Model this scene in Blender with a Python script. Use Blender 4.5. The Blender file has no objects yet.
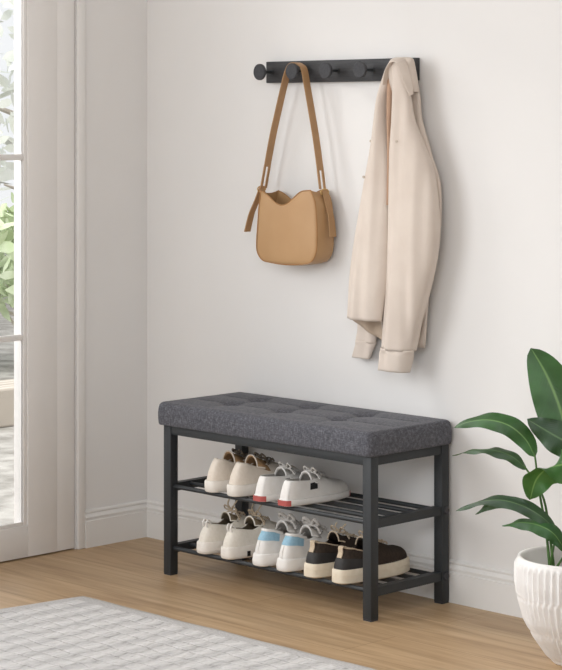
import bpy, bmesh, math, random
from mathutils import Vector, Matrix
random.seed(7)
PI = math.pi
C = bpy.context.scene.collection
SC = bpy.context.scene

# ------------------------------------------------------------------ camera model (used to turn photo measurements into room positions)
F, YAW, CX, CY, CZ, PX, PY = 2074.0678, .7871, 4.7321, -4.1439, 1.2596, 281.0, 119.4503
cc, ss = math.cos(YAW), math.sin(YAW)
def at(u, v, y):
    """room point on the vertical plane Y = y that is measured at (u, v) in the photograph"""
    a, b = (u-PX)/F, -(v-PY)/F
    r = Vector((cc*a-ss, ss*a+cc, b)); t = (y-CY)/r.y
    return Vector((CX, CY, CZ)) + r*t

cam = bpy.data.cameras.new('camera'); co = bpy.data.objects.new('camera', cam); C.objects.link(co)
co.location = (CX, CY, CZ); co.rotation_euler = (PI/2, 0, YAW)
cam.sensor_fit = 'HORIZONTAL'; cam.sensor_width = 36; cam.lens = 36*F/562
cam.shift_x = 0; cam.shift_y = -(335-PY)/562; cam.clip_end = 200
SC.camera = co

# ------------------------------------------------------------------ materials
def lin(h):
    h = h.lstrip('#'); o = []
    for i in (0, 2, 4):
        c = int(h[i:i+2], 16)/255; o.append(c/12.92 if c <= .04045 else ((c+.055)/1.055)**2.4)
    return (*o, 1)
def newmat(name, col, rough=.6, metal=0, spec=.5):
    m = bpy.data.materials.new(name); m.use_nodes = True
    b = m.node_tree.nodes['Principled BSDF']
    b.inputs['Base Color'].default_value = lin(col) if isinstance(col, str) else col
    b.inputs['Roughness'].default_value = rough; b.inputs['Metallic'].default_value = metal
    b.inputs['Specular IOR Level'].default_value = spec
    return m, m.node_tree, b
def N(nt, t, **kw):
    n = nt.nodes.new(t)
    for k, v in kw.items():
        if k in n.inputs: n.inputs[k].default_value = v
        else: setattr(n, k, v)
    return n
def coords(nt, scale=(1, 1, 1), rot=(0, 0, 0), kind='Object'):
    tc = N(nt, 'ShaderNodeTexCoord'); mp = N(nt, 'ShaderNodeMapping')
    mp.inputs['Scale'].default_value = scale; mp.inputs['Rotation'].default_value = rot
    nt.links.new(tc.outputs[kind], mp.inputs['Vector']); return mp.outputs['Vector']
def ramp(nt, fac, stops):
    r = N(nt, 'ShaderNodeValToRGB')
    while len(r.color_ramp.elements) < len(stops): r.color_ramp.elements.new(.5)
    for e, (p, c) in zip(r.color_ramp.elements, stops):
        e.position = p; e.color = lin(c) if isinstance(c, str) else c
    nt.links.new(fac, r.inputs['Fac']); return r.outputs['Color']
def bump(nt, b, h, strength=.3, dist=.01):
    n = N(nt, 'ShaderNodeBump'); n.inputs['Strength'].default_value = strength; n.inputs['Distance'].default_value = dist
    nt.links.new(h, n.inputs['Height']); nt.links.new(n.outputs['Normal'], b.inputs['Normal']); return n
def noisy(name, c1, c2, scale=40, rough=.6, bs=.15, bd=.003, spec=.4, metal=0, sc=(1, 1, 1), detail=4):
    m, nt, b = newmat(name, c1, rough, metal, spec)
    n = N(nt, 'ShaderNodeTexNoise'); n.inputs['Scale'].default_value = scale; n.inputs['Detail'].default_value = detail
    nt.links.new(coords(nt, sc), n.inputs['Vector'])
    nt.links.new(ramp(nt, n.outputs['Fac'], [(.3, c1), (.7, c2)]), b.inputs['Base Color'])
    bump(nt, b, n.outputs['Fac'], bs, bd); return m

def fabric_mat(name, c1, c2, c3, scale=260, bs=.5):
    m, nt, b = newmat(name, c1, .95, 0, .15)
    v = coords(nt)
    na = N(nt, 'ShaderNodeTexNoise'); na.inputs['Scale'].default_value = 1; na.inputs['Detail'].default_value = 2
    nb = N(nt, 'ShaderNodeTexNoise'); nb.inputs['Scale'].default_value = 1; nb.inputs['Detail'].default_value = 2
    va = coords(nt, (scale*.25, scale, scale)); vb = coords(nt, (scale, scale*.25, scale*.25))
    nt.links.new(va, na.inputs['Vector']); nt.links.new(vb, nb.inputs['Vector'])
    mx = N(nt, 'ShaderNodeMath', operation='ADD'); nt.links.new(na.outputs['Fac'], mx.inputs[0]); nt.links.new(nb.outputs['Fac'], mx.inputs[1])
    mh = N(nt, 'ShaderNodeMath', operation='MULTIPLY'); mh.inputs[1].default_value = .5; nt.links.new(mx.outputs[0], mh.inputs[0])
    nt.links.new(ramp(nt, mh.outputs[0], [(.36, c1), (.5, c2), (.64, c3)]), b.inputs['Base Color'])
    bump(nt, b, mh.outputs[0], bs, .002)
    b.inputs['Sheen Weight'].default_value = .1
    return m

M = {}
M['wall'] = noisy('wall_paint', '#e2e0de', '#e5e3e1', 3, .85, .03, .002, .2)
M['trim'] = noisy('trim_paint', '#e3e1de', '#e6e4e1', 6, .5, .02, .001, .4)
M['door'] = noisy('door_paint', '#e4e1de', '#e7e4e1', 6, .45, .02, .001, .4)
M['metal'] = noisy('black_powder_coat', '#26292b', '#2d3033', 300, .5, .08, .0005, .45)
M['rack'] = noisy('black_stained_wood', '#2c2c2e', '#3d3d3f', 30, .55, .1, .001, .4, sc=(1, 1, 8))
M['knob'] = noisy('matte_black_knob', '#323235', '#3f3f42', 200, .6, .1, .0006, .35)
M['cushion'] = fabric_mat('charcoal_linen', '#454549', '#54545a', '#6b6b71', 430, .4)
M['leather'] = noisy('tan_leather', '#b08a60', '#b8936a', 9, .45, .06, .002, .4)
M['leather_edge'] = noisy('leather_edge', '#a2764a', '#ae8254', 20, .6, .05, .001, .3)
M['strap'] = noisy('strap_leather', '#a47f58', '#ad8862', 12, .5, .06, .001, .35)
M['bag_lining'] = noisy('bag_lining', '#6a4a2c', '#755433', 30, .8, .1, .001, .2)
M['brass'] = noisy('brass', '#c8a668', '#d4b57a', 30, .3, .02, .001, .5, .9)
M['coat'] = noisy('beige_cotton', '#cdc0b5', '#d3c7bc', 14, .85, .12, .002, .2)
M['coat_in'] = noisy('beige_lining', '#bba894', '#c4b19f', 20, .9, .1, .002, .2)
M['coat_fold_shade'] = noisy('painted_fold_shade', '#a98a74', '#b4957f', 20, .9, .1, .002, .2)  # darker lining tone, stands for the shade in the coat fold
M['button'] = noisy('button', '#b9ab9d', '#c2b5a6', 50, .5, .05, .001)
M['pot'] = noisy('white_ceramic', '#e9e6e3', '#f0edea', 25, .75, .12, .002, .3)
M['soil'] = noisy('dark_soil', '#8d857b', '#6b6359', 60, .95, .8, .01, .2)
M['stem'] = noisy('plant_stem', '#3d5a2c', '#557a3c', 40, .5, .1, .001)
M['gravel'] = noisy('gravel', '#84817b', '#b5b2ad', 9, .95, .6, .05, .1, detail=8)
M['bark'] = noisy('bark', '#b5aca0', '#c9c1b6', 20, .9, .6, .02, .1)

def make_floor_mat():
    m, nt, b = newmat('oak_planks', '#b9976f', .42, 0, .35)
    v = coords(nt)
    br = N(nt, 'ShaderNodeTexBrick'); br.offset = .37; br.offset_frequency = 2
    br.inputs['Scale'].default_value = 1; br.inputs['Mortar Size'].default_value = .0012; br.inputs['Mortar Smooth'].default_value = .3
    br.inputs['Brick Width'].default_value = 1.35; br.inputs['Row Height'].default_value = .19; br.inputs['Bias'].default_value = 0
    br.inputs['Color1'].default_value = (.2, .2, .2, 1); br.inputs['Color2'].default_value = (.8, .8, .8, 1); br.inputs['Mortar'].default_value = (.0, .0, .0, 1)
    nt.links.new(v, br.inputs['Vector'])
    g = N(nt, 'ShaderNodeTexNoise'); g.inputs['Scale'].default_value = 1; g.inputs['Detail'].default_value = 6; g.inputs['Roughness'].default_value = .62
    g.inputs['Distortion'].default_value = .6
    nt.links.new(coords(nt, (2.2, 34, 1)), g.inputs['Vector'])
    g2 = N(nt, 'ShaderNodeTexNoise'); g2.inputs['Scale'].default_value = 1; g2.inputs['Detail'].default_value = 3
    nt.links.new(coords(nt, (1.2, 5, 1)), g2.inputs['Vector'])
    c1 = ramp(nt, g.outputs['Fac'], [(.32, '#866a4b'), (.5, '#b09270'), (.68, '#c9ae8c')])
    c2 = ramp(nt, g2.outputs['Fac'], [(.3, '#a58764'), (.7, '#c6aa86')])
    mx = N(nt, 'ShaderNodeMix', data_type='RGBA'); mx.inputs['Factor'].default_value = .45
    nt.links.new(c1, mx.inputs['A']); nt.links.new(c2, mx.inputs['B'])
    hs = N(nt, 'ShaderNodeHueSaturation')
    mr = N(nt, 'ShaderNodeMapRange'); mr.inputs['To Min'].default_value = .86; mr.inputs['To Max'].default_value = 1.1
    nt.links.new(br.outputs['Color'], mr.inputs['Value']); nt.links.new(mr.outputs[0], hs.inputs['Value'])
    nt.links.new(mx.outputs['Result'], hs.inputs['Color'])
    m2 = N(nt, 'ShaderNodeMix', data_type='RGBA'); m2.inputs['B'].default_value = lin('#84633f')
    mf = N(nt, 'ShaderNodeMath', operation='MULTIPLY'); mf.inputs[1].default_value = .6
    nt.links.new(br.outputs['Fac'], mf.inputs[0]); nt.links.new(mf.outputs[0], m2.inputs['Factor'])
    nt.links.new(hs.outputs['Color'], m2.inputs['A']); nt.links.new(m2.outputs['Result'], b.inputs['Base Color'])
    bump(nt, b, g.outputs['Fac'], .06, .002); return m
M['floor'] = make_floor_mat()

def make_rug_mat():
    m, nt, b = newmat('grey_woven_rug', '#c9c7c6', .97, 0, .1)
    v = coords(nt)
    br = N(nt, 'ShaderNodeTexBrick'); br.offset = .5
    for k, x in (('Scale', 1), ('Mortar Size', .005), ('Mortar Smooth', .6), ('Brick Width', .03), ('Row Height', .05)): br.inputs[k].default_value = x
    br.inputs['Color1'].default_value = (.55, .55, .55, 1); br.inputs['Color2'].default_value = (.9, .9, .9, 1); br.inputs['Mortar'].default_value = (.25, .25, .25, 1)
    n = N(nt, 'ShaderNodeTexNoise'); n.inputs['Scale'].default_value = 1; n.inputs['Detail'].default_value = 5
    nt.links.new(coords(nt, (88, 30, 1)), n.inputs['Vector'])
    n3 = N(nt, 'ShaderNodeTexNoise'); n3.inputs['Scale'].default_value = 14; n3.inputs['Detail'].default_value = 2
    nt.links.new(v, n3.inputs['Vector'])
    ad = N(nt, 'ShaderNodeVectorMath', operation='ADD'); ds = N(nt, 'ShaderNodeVectorMath', operation='SCALE'); ds.inputs['Scale'].default_value = .03
    nt.links.new(n3.outputs['Color'], ds.inputs[0]); nt.links.new(v, ad.inputs[0]); nt.links.new(ds.outputs[0], ad.inputs[1])
    nt.links.new(ad.outputs[0], br.inputs['Vector'])
    w = N(nt, 'ShaderNodeTexWave'); w.inputs['Scale'].default_value = 4.2; w.inputs['Distortion'].default_value = .35; w.inputs['Detail'].default_value = 2
    nt.links.new(v, w.inputs['Vector'])
    base = ramp(nt, n.outputs['Fac'], [(.3, '#a2a09f'), (.42, '#c2c0bf'), (.7, '#d1cfce')])
    mx = N(nt, 'ShaderNodeMix', data_type='RGBA', blend_type='MULTIPLY'); mx.inputs['Factor'].default_value = .14
    nt.links.new(base, mx.inputs['A']); nt.links.new(br.outputs['Color'], mx.inputs['B'])
    m3 = N(nt, 'ShaderNodeMix', data_type='RGBA'); m3.inputs['B'].default_value = lin('#e9e7e5')
    wf = N(nt, 'ShaderNodeMath', operation='MULTIPLY'); wf.inputs[1].default_value = .5; nt.links.new(w.outputs['Fac'], wf.inputs[0])
    nt.links.new(wf.outputs[0], m3.inputs['Factor']); nt.links.new(mx.outputs['Result'], m3.inputs['A'])
    nt.links.new(m3.outputs['Result'], b.inputs['Base Color'])
    ah = N(nt, 'ShaderNodeMath', operation='ADD'); nt.links.new(n.outputs['Fac'], ah.inputs[0]); nt.links.new(br.outputs['Color'], ah.inputs[1])
    bump(nt, b, ah.outputs[0], .7, .006); return m
M['rug'] = make_rug_mat()
M['rug_edge'] = noisy('rug_border', '#b5b3b2', '#c9c7c5', 160, .97, .5, .004, .1)

def make_leaf_mat(name, dark, mid, rib):
    m, nt, b = newmat(name, mid, .38, 0, .45)
    uv = N(nt, 'ShaderNodeUVMap'); uv.uv_map = 'UVMap'
    sp = N(nt, 'ShaderNodeSeparateXYZ'); nt.links.new(uv.outputs[0], sp.inputs[0])
    # |u-.5|
    s1 = N(nt, 'ShaderNodeMath', operation='SUBTRACT'); s1.inputs[1].default_value = .5; nt.links.new(sp.outputs['X'], s1.inputs[0])
    ab = N(nt, 'ShaderNodeMath', operation='ABSOLUTE'); nt.links.new(s1.outputs[0], ab.inputs[0])
    # veins: sin((v*1.0 - |u|*.35)*k)
    mu = N(nt, 'ShaderNodeMath', operation='MULTIPLY'); mu.inputs[1].default_value = .45; nt.links.new(ab.outputs[0], mu.inputs[0])
    sb = N(nt, 'ShaderNodeMath', operation='ADD'); nt.links.new(sp.outputs['Y'], sb.inputs[0]); nt.links.new(mu.outputs[0], sb.inputs[1])
    fr = N(nt, 'ShaderNodeMath', operation='MULTIPLY'); fr.inputs[1].default_value = 150; nt.links.new(sb.outputs[0], fr.inputs[0])
    sn = N(nt, 'ShaderNodeMath', operation='SINE'); nt.links.new(fr.outputs[0], sn.inputs[0])
    n = N(nt, 'ShaderNodeTexNoise'); n.inputs['Scale'].default_value = 14; n.inputs['Detail'].default_value = 3
    nt.links.new(coords(nt), n.inputs['Vector'])
    base = ramp(nt, n.outputs['Fac'], [(.35, dark), (.65, mid)])
    ribf = N(nt, 'ShaderNodeMapRange'); ribf.inputs['From Min'].default_value = .012; ribf.inputs['From Max'].default_value = .04
    ribf.inputs['To Min'].default_value = .85; ribf.inputs['To Max'].default_value = 0; nt.links.new(ab.outputs[0], ribf.inputs['Value'])
    mx = N(nt, 'ShaderNodeMix', data_type='RGBA'); mx.inputs['B'].default_value = lin(rib)
    nt.links.new(ribf.outputs[0], mx.inputs['Factor']); nt.links.new(base, mx.inputs['A'])
    nt.links.new(mx.outputs['Result'], b.inputs['Base Color'])
    bump(nt, b, sn.outputs[0], .12, .002)
    b.inputs['Subsurface Weight'].default_value = 0
    tr = N(nt, 'ShaderNodeBsdfTranslucent'); tr.inputs['Color'].default_value = lin('#6f9a3a')
    ms = N(nt, 'ShaderNodeMixShader'); ms.inputs[0].default_value = .12
    out = nt.nodes['Material Output']
    nt.links.new(b.outputs[0], ms.inputs[1]); nt.links.new(tr.outputs[0], ms.inputs[2]); nt.links.new(ms.outputs[0], out.inputs['Surface'])
    return m
M['leaf'] = make_leaf_mat('leaf_green', '#234524', '#356132', '#6d9152')
M['leaf_dark'] = make_leaf_mat('leaf_dark_green', '#233a26', '#324e33', '#5d7a4f')
M['leaf_light'] = make_leaf_mat('leaf_fresh_green', '#315d2b', '#4a7a3d', '#83a862')
M['garden_leaf'] = noisy('garden_leaf', '#b5c79a', '#d3dcc2', 8, .7, .1, .01, .2)
M['garden_leaf_pale'] = noisy('garden_leaf_pale', '#e6eadf', '#f3f5ef', 8, .7, .1, .01, .2)

def make_glass():
    m = bpy.data.materials.new('window_glass'); m.use_nodes = True; nt = m.node_tree
    for n in list(nt.nodes):
        if n.type != 'OUTPUT_MATERIAL': nt.nodes.remove(n)
    t = N(nt, 'ShaderNodeBsdfTransparent'); g = N(nt, 'ShaderNodeBsdfGlossy'); g.inputs['Roughness'].default_value = .02
    f = N(nt, 'ShaderNodeFresnel'); f.inputs['IOR'].default_value = 1.3
    x = N(nt, 'ShaderNodeMixShader'); nt.links.new(f.outputs[0], x.inputs[0]); nt.links.new(t.outputs[0], x.inputs[1]); nt.links.new(g.outputs[0], x.inputs[2])
    nt.links.new(x.outputs[0], nt.nodes['Material Output'].inputs['Surface']); return m
M['glass'] = make_glass()
def make_plankwall():
    m, nt, b = newmat('garden_brick', '#b3a493', .9)
    br = N(nt, 'ShaderNodeTexBrick'); br.inputs['Scale'].default_value = 1
    for k, x in (('Mortar Size', .006), ('Brick Width', .24), ('Row Height', .06)): br.inputs[k].default_value = x
    br.inputs['Color1'].default_value = lin('#a39a8e'); br.inputs['Color2'].default_value = lin('#bdb4a9'); br.inputs['Mortar'].default_value = lin('#d3ccc3')
    nt.links.new(coords(nt, (1, 1, 1), (PI/2, 0, PI/2)), br.inputs['Vector']); nt.links.new(br.outputs['Color'], b.inputs['Base Color']); return m
M['brick'] = make_plankwall()

# ------------------------------------------------------------------ mesh helpers
def obj(name, bm, mat, parent=None, smooth=True, angle=40):
    me = bpy.data.meshes.new(name)
    bmesh.ops.recalc_face_normals(bm, faces=bm.faces[:])
    bm.to_mesh(me); bm.free()
    for m in (mat if isinstance(mat, (list, tuple)) else [mat]): me.materials.append(m)
    if smooth:
        me.polygons.foreach_set('use_smooth', [True]*len(me.polygons))
        me.set_sharp_from_angle(angle=math.radians(angle))
    o = bpy.data.objects.new(name, me); C.objects.link(o)
    if parent: o.parent = parent
    return o
def thing(name, label, cat, loc=(0, 0, 0), rz=0, group=None):
    o = bpy.data.objects.new(name, None); C.objects.link(o); o.empty_display_size = .05
    o.location = loc; o.rotation_euler = (0, 0, rz); o['label'] = label; o['category'] = cat
    if group: o['group'] = group
    return o
def tag(o, label, cat, group=None):
    o['label'] = label; o['category'] = cat
    if group: o['group'] = group
    return o
def struct(o): o['kind'] = 'structure'; return o
def dup(root, loc, rz, label):
    r = root.copy(); C.objects.link(r); r.location = loc; r.rotation_euler = (0, 0, rz); r['label'] = label
    for ch in list(root.children):
        c = ch.copy(); C.objects.link(c); c.parent = r
        for g in ch.children:
            d = g.copy(); C.objects.link(d); d.parent = c
    return r

def box(bm, x0, x1, y0, y1, z0, z1, bev=0, seg=2):
    r = bmesh.ops.create_cube(bm, size=1)
    vs = r['verts']
    bmesh.ops.transform(bm, matrix=Matrix.Translation(((x0+x1)/2, (y0+y1)/2, (z0+z1)/2)) @ Matrix.Diagonal((x1-x0, y1-y0, z1-z0, 1)), verts=vs)
    if bev:
        es = list({e for v in vs for e in v.link_edges})
        bmesh.ops.bevel(bm, geom=es, offset=bev, segments=seg, profile=.5, affect='EDGES')
def mbox(*a, **k):
    bm = bmesh.new(); box(bm, *a, **k); return bm
def cr(pts, n):
    """Catmull-Rom samples"""
    P = [Vector(p) for p in pts]; P = [P[0]*2-P[1]]+P+[P[-1]*2-P[-2]]; out = []
    S = len(P)-3
    for i in range(n):
        t = i/(n-1)*S; k = min(int(t), S-1); t -= k
        a, b, c, d = P[k:k+4]
        out.append(.5*((2*b)+(c-a)*t+(2*a-5*b+4*c-d)*t*t+(3*b-3*c+d-a)*t**3))
    return out
def tube(bm, pts, r, n=8, closed=False, cap=True):
    pts = [Vector(p) for p in pts]; rings = []
    rr = r if callable(r) else (lambda t: r)
    up = None
    for i, p in enumerate(pts):
        if closed: tg = (pts[(i+1) % len(pts)]-pts[i-1])
        else: tg = pts[min(i+1, len(pts)-1)]-pts[max(i-1, 0)]
        tg.normalize()
        if up is None:
            up = Vector((0, 0, 1)) if abs(tg.z) < .9 else Vector((1, 0, 0))
        a = tg.cross(up).normalized(); up = a.cross(tg).normalized()
        rad = rr(i/max(1, len(pts)-1))
        rings.append([bm.verts.new(p+a*rad*math.cos(2*PI*k/n)+up*rad*math.sin(2*PI*k/n)) for k in range(n)])
    m = len(rings)
    for i in range(m if closed else m-1):
        A, B = rings[i], rings[(i+1) % m]
        for k in range(n): bm.faces.new((A[k], A[(k+1) % n], B[(k+1) % n], B[k]))
    if cap and not closed: bm.faces.new(rings[0][::-1]); bm.faces.new(rings[-1])
def grid(bm, rows, closed=False):
    """rows: list of equal-length lists of points"""
    V = [[bm.verts.new(p) for p in r] for r in rows]; n = len(V[0]); fs = []
    for i in range(len(V)-1):
        for k in range(n if closed else n-1):
            fs.append(bm.faces.new((V[i][k], V[i][(k+1) % n], V[i+1][(k+1) % n], V[i+1][k])))
    return V, fs
def ribbon(bm, path, wvec, w, th):
    """flat strap: path points, width direction, width, thickness"""
    path = [Vector(p) for p in path]; wv = Vector(wvec).normalized(); rings = []
    ww = w if callable(w) else (lambda t: w)
    for i, p in enumerate(path):
        tg = (path[min(i+1, len(path)-1)]-path[max(i-1, 0)]).normalized()
        nrm = tg.cross(wv).normalized(); W = ww(i/max(1, len(path)-1))
        rings.append([bm.verts.new(p+wv*W/2*a+nrm*th/2*b) for a, b in ((-1, -.5), (-.93, -1), (.93, -1), (1, -.5), (1, .5), (.93, 1), (-.93, 1), (-1, .5))])
    for i in range(len(rings)-1):
        for k in range(8): bm.faces.new((rings[i][k], rings[i][(k+1) % 8], rings[i+1][(k+1) % 8], rings[i+1][k]))
    bm.faces.new(rings[0][::-1]); bm.faces.new(rings[-1])
def disc(bm, c, axis, r, h, n=32, bev=.0015):
    """short rounded cylinder centred at c along axis"""
    ax = Vector(axis).normalized(); u = ax.orthogonal().normalized(); w = ax.cross(u); c = Vector(c)
    prof = [(-h/2, r-bev), (-h/2+bev, r), (h/2-bev, r), (h/2, r-bev)]
    R = [[bm.verts.new(c+ax*z+u*q*math.cos(2*PI*k/n)+w*q*math.sin(2*PI*k/n)) for k in range(n)] for z, q in prof]
    for i in range(3):
        for k in range(n): bm.faces.new((R[i][k], R[i][(k+1) % n], R[i+1][(k+1) % n], R[i+1][k]))
    bm.faces.new(R[0][::-1]); bm.faces.new(R[-1])
def sm(a, b, x):
    t = max(0, min(1, (x-a)/(b-a))); return t*t*(3-2*t)
def spw(x, p): return math.copysign(abs(x)**p, x)
def interp(tab, x):
    if x <= tab[0][0]: return tab[0][1]
    for (a, fa), (b, fb) in zip(tab, tab[1:]):
        if x <= b: return fa+(fb-fa)*(x-a)/(b-a)
    return tab[-1][1]

# ------------------------------------------------------------------ the setting
struct(obj('floor', mbox(-.12, 5.52, -5.0, .12, -.08, 0), M['floor'], smooth=False))
struct(obj('wall_back', mbox(-.12, 5.4, 0, .12, 0, 2.7), M['wall'], smooth=False))
struct(obj('wall_right', mbox(5.4, 5.52, -5.0, .12, 0, 2.7), M['wall'], smooth=False))
struct(obj('ceiling', mbox(-.12, 5.52, -5.0, .12, 2.7, 2.8), M['wall'], smooth=False))
bm = bmesh.new()
DY0, DY1, DTOP = -.2805, -1.32, 2.19
box(bm, -.12, 0, DY0, 0, 0, 2.7); box(bm, -.12, 0, -1.5, DY1, 0, 2.7); box(bm, -.12, 0, DY1, DY0, DTOP, 2.7)
struct(obj('wall_left', bm, M['wall'], smooth=False))
# moulded baseboard profile (distance from wall, height)
BP = [(0, 0), (.014, 0), (.014, .078), (.0105, .0795), (.0105, .084), (.013, .086), (.013, .090), (.0075, .0955), (.0055, .099), (.0085, .102), (.0085, .106), (.004, .1095), (0, .110)]
def base_run(p0, p1, nrm):
    bm = bmesh.new(); p0, p1, nrm = Vector(p0), Vector(p1), Vector(nrm)
    A = [bm.verts.new(p0+nrm*d+Vector((0, 0, z))) for d, z in BP]; B = [bm.verts.new(p1+nrm*d+Vector((0, 0, z))) for d, z in BP]
    for i in range(len(BP)-1): bm.faces.new((A[i], A[i+1], B[i+1], B[i]))
    bm.faces.new(A[::-1]); bm.faces.new(B); return bm
struct(obj('baseboard_back', base_run((0, 0, 0), (5.4, 0, 0), (0, -1, 0)), M['trim'], angle=25))
struct(obj('baseboard_left', base_run((0, 0, 0), (0, -.25, 0), (1, 0, 0)), M['trim'], angle=25))
# door casing
bm = bmesh.new()
box(bm, 0, .012, -.2775, -.25, 0, 2.22, .003); box(bm, 0, .012, -1.35, -1.323, 0, 2.22, .003); box(bm, 0, .012, -1.35, -.25, 2.193, 2.22, .003)
struct(obj('trim_1', bm, M['trim']))
# glazed door leaf
door = bmesh.new()
X0, X1 = -.047, .004
GL, GR = -1.13, -.4682        # glazed opening
box(door, X0, -.008, GR, GR+.02, .094, 2.0, .001); box(door, X0, X1, GR+.012, -.349, .004, 2.185, .002); box(door, X0, X1-.0015, -.35, -.284, .004, 2.185, .002); box(door, X0, X1, -1.317, GL-.012, .004, 2.185, .002)
box(door, X0, X1, GL-.012, GR+.012, .004, .094, .002); box(door, X0, X1, GL-.012, GR+.012, 2.0, 2.185, .002)
d1 = struct(obj('door_1', door, M['door']))
bm = bmesh.new()
for a in ((-.007, X1-.005, GR, GR+.0125, .094, 2.0), (-.007, X1-.005, GL-.0125, GL, .094, 2.0), (-.007, X1-.005, GL, GR, .0935, .1055), (-.007, X1-.005, GL, GR, 1.99, 2.001)):
    box(bm, *a, bev=.002)
obj('glazing_bead', bm, M['door'], d1)
for z0, z1 in ((.626, .642), (1.143, 1.16), (1.66, 1.677)):
    obj('muntin', mbox(-.02, -.002, GL, GR, z0, z1, bev=.003), M['door'], d1)
obj('glass_pane', mbox(-.012, -.0095, GL-.0, GR-.0, .1, 1.995), M['glass'], d1, smooth=False)

# ------------------------------------------------------------------ outside the door
struct(obj('garden_ground', mbox(-14, -.12, -6, 14, -.3, -.08), M['gravel'], smooth=False))
struct(obj('garden_wall', mbox(-2.75, -2.5, -4, 8, -.08, .09, bev=.01), M['brick'], smooth=False))
def leaves_mesh(c, rad, n, size, seed, squash=1.0):
    rnd = random.Random(seed); bm = bmesh.new()
    for _ in range(n):
        while True:
            p = Vector((rnd.uniform(-1, 1), rnd.uniform(-1, 1), rnd.uniform(-1, 1)))
            if .25 < p.length < 1: break
        # clumping
        q = Vector(c)+Vector((p.x*rad[0], p.y*rad[1], p.z*rad[2]))
        if math.sin(q.x*7+seed)*math.sin(q.y*6+1)*math.sin(q.z*8) > .25: continue
        a = Vector((rnd.gauss(0, 1), rnd.gauss(0, 1), rnd.gauss(0, .6))).normalized(); b = a.orthogonal().normalized()
        b = (b*math.cos(1)+a.cross(b)*math.sin(rnd.uniform(0, 6))).normalized(); s = size*rnd.uniform(.6, 1.3)
        vs = [bm.verts.new(q+a*s*u+b*s*w) for u, w in ((-1, 0), (-.3, .4), (.4, .36), (1, 0), (.4, -.36), (-.3, -.4))]
        bm.faces.new(vs)
    return bm
def garden_tree(x, y, h, rad, n, size, mat, seed, label, kind='tree'):
    t = thing('garden_tree' if kind == 'tree' else 'garden_shrub', label, kind, (x, y, -.08))
    bm = bmesh.new()
    tube(bm, cr([(0, 0, 0), (.05, .03, h*.3), (-.03, .06, h*.6), (.02, 0, h)], 12), lambda q: (.09 if kind == 'tree' else .02)*(1-.7*q), 8)
    for k in range(5):
        a = k*1.26+seed; z = h*(.35+.1*k)
        tube(bm, cr([(0, 0, z), (rad[0]*.4*math.cos(a), rad[1]*.4*math.sin(a), z+.15*h), (rad[0]*.75*math.cos(a), rad[1]*.75*math.sin(a), z+.22*h)], 8), lambda q: (.035 if kind == 'tree' else .01)*(1-.8*q), 6)
    obj('trunk', bm, M['bark'], t)
    obj('foliage', leaves_mesh((0, 0, h), rad, n, size, seed), mat, t, smooth=False)
garden_tree(-4.2, 2.75, .62, (.5, .55, .33), 900, .06, M['garden_leaf'], 3, 'small bright green shrub behind the low garden wall outside the glass door', 'shrub')
garden_tree(-7.2, 5.6, 1.55, (1.3, 1.2, .8), 900, .085, M['garden_leaf_pale'], 5, 'pale sunlit tree far outside behind the upper door panes', 'tree')

# ------------------------------------------------------------------ rug
t = thing('area_rug', 'light grey woven rug with tufted pattern lying on the wood floor', 'rug', (0, 0, 0))
RC = [Vector((.5094, -.668, 0)), Vector((2.45, -.655, 0)), Vector((2.32, -2.2, 0)), Vector((.27, -2.2, 0))]
def rug_pt(u, v): return (RC[0]*(1-u)+RC[1]*u)*(1-v)+(RC[3]*(1-u)+RC[2]*u)*v
bm = bmesh.new(); nu, nv = 90, 70; rnd = random.Random(2)
rows = []
for j in range(nv+1):
    r = []
    for i in range(nu+1):
        u, v = .025+.95*i/nu, .032+.936*j/nv; p = rug_pt(u, v); p.z = .0125+.0012*rnd.random(); r.append(p)
    rows.append(r)
V, fs = grid(bm, rows)
obj('pile', bm, M['rug'], t)
bm = bmesh.new(); rows = []
per = []
for k in range(4):
    for i in range(40):
        a = i/40
        per.append([(a, 0), (1, a), (1-a, 1), (0, 1-a)][k])
for off, z in ((0, 0), (0, .006), (.0025, .010), (.012, .0118), (.026, .0122)):
    r = []
    for k, (u, v) in enumerate(per):
        uu = .5+(u-.5)*(1-2*off); vv = .5+(v-.5)*(1-2*off*1.28)
        w = .0018*math.sin(k*1.3)+.0012*math.sin(k*.7)
        p = rug_pt(uu, vv); p.x += w*.6; p.y += w; p.z = z; r.append(p)
    rows.append(r)
grid(bm, rows, True)
obj('border', bm, M['rug_edge'], t)

# ------------------------------------------------------------------ shoe bench
BX0, BX1, BY0, BY1, T = .4319, 1.2119, -.3178, -.0165, .0285
ZC = .4136
bench = thing('shoe_bench', 'black metal shoe bench with charcoal tufted cushion and two shelves against wall', 'bench', ((BX0+BX1)/2, (BY0+BY1)/2, 0))
BO = Vector(bench.location)
def bobj(name, bm, mat, parent=bench, **k):
    bmesh.ops.translate(bm, verts=bm.verts, vec=-BO); return obj(name, bm, mat, parent, **k)
for x in (BX0, BX1-T):
    for y in (BY0, BY1-T):
        leg = bobj('leg', mbox(x, x+T, y, y+T, .004, ZC-.0006, bev=.0018), M['metal'])
        bobj('foot_cap', mbox(x+.001, x+T-.001, y+.001, y+T-.001, 0, .0045), M['knob'], leg)
RZ = ZC-.024
for y in (BY0+.002, BY1-T+.0045): bobj('rail', mbox(BX0+T, BX1-T, y, y+.022, RZ, ZC-.0008, bev=.0015), M['metal'])
for x in (BX0+.002, BX1-T+.004): bobj('rail', mbox(x, x+.022, BY0+T, BY1-T, RZ, ZC-.0008, bev=.0015), M['metal'])
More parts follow.
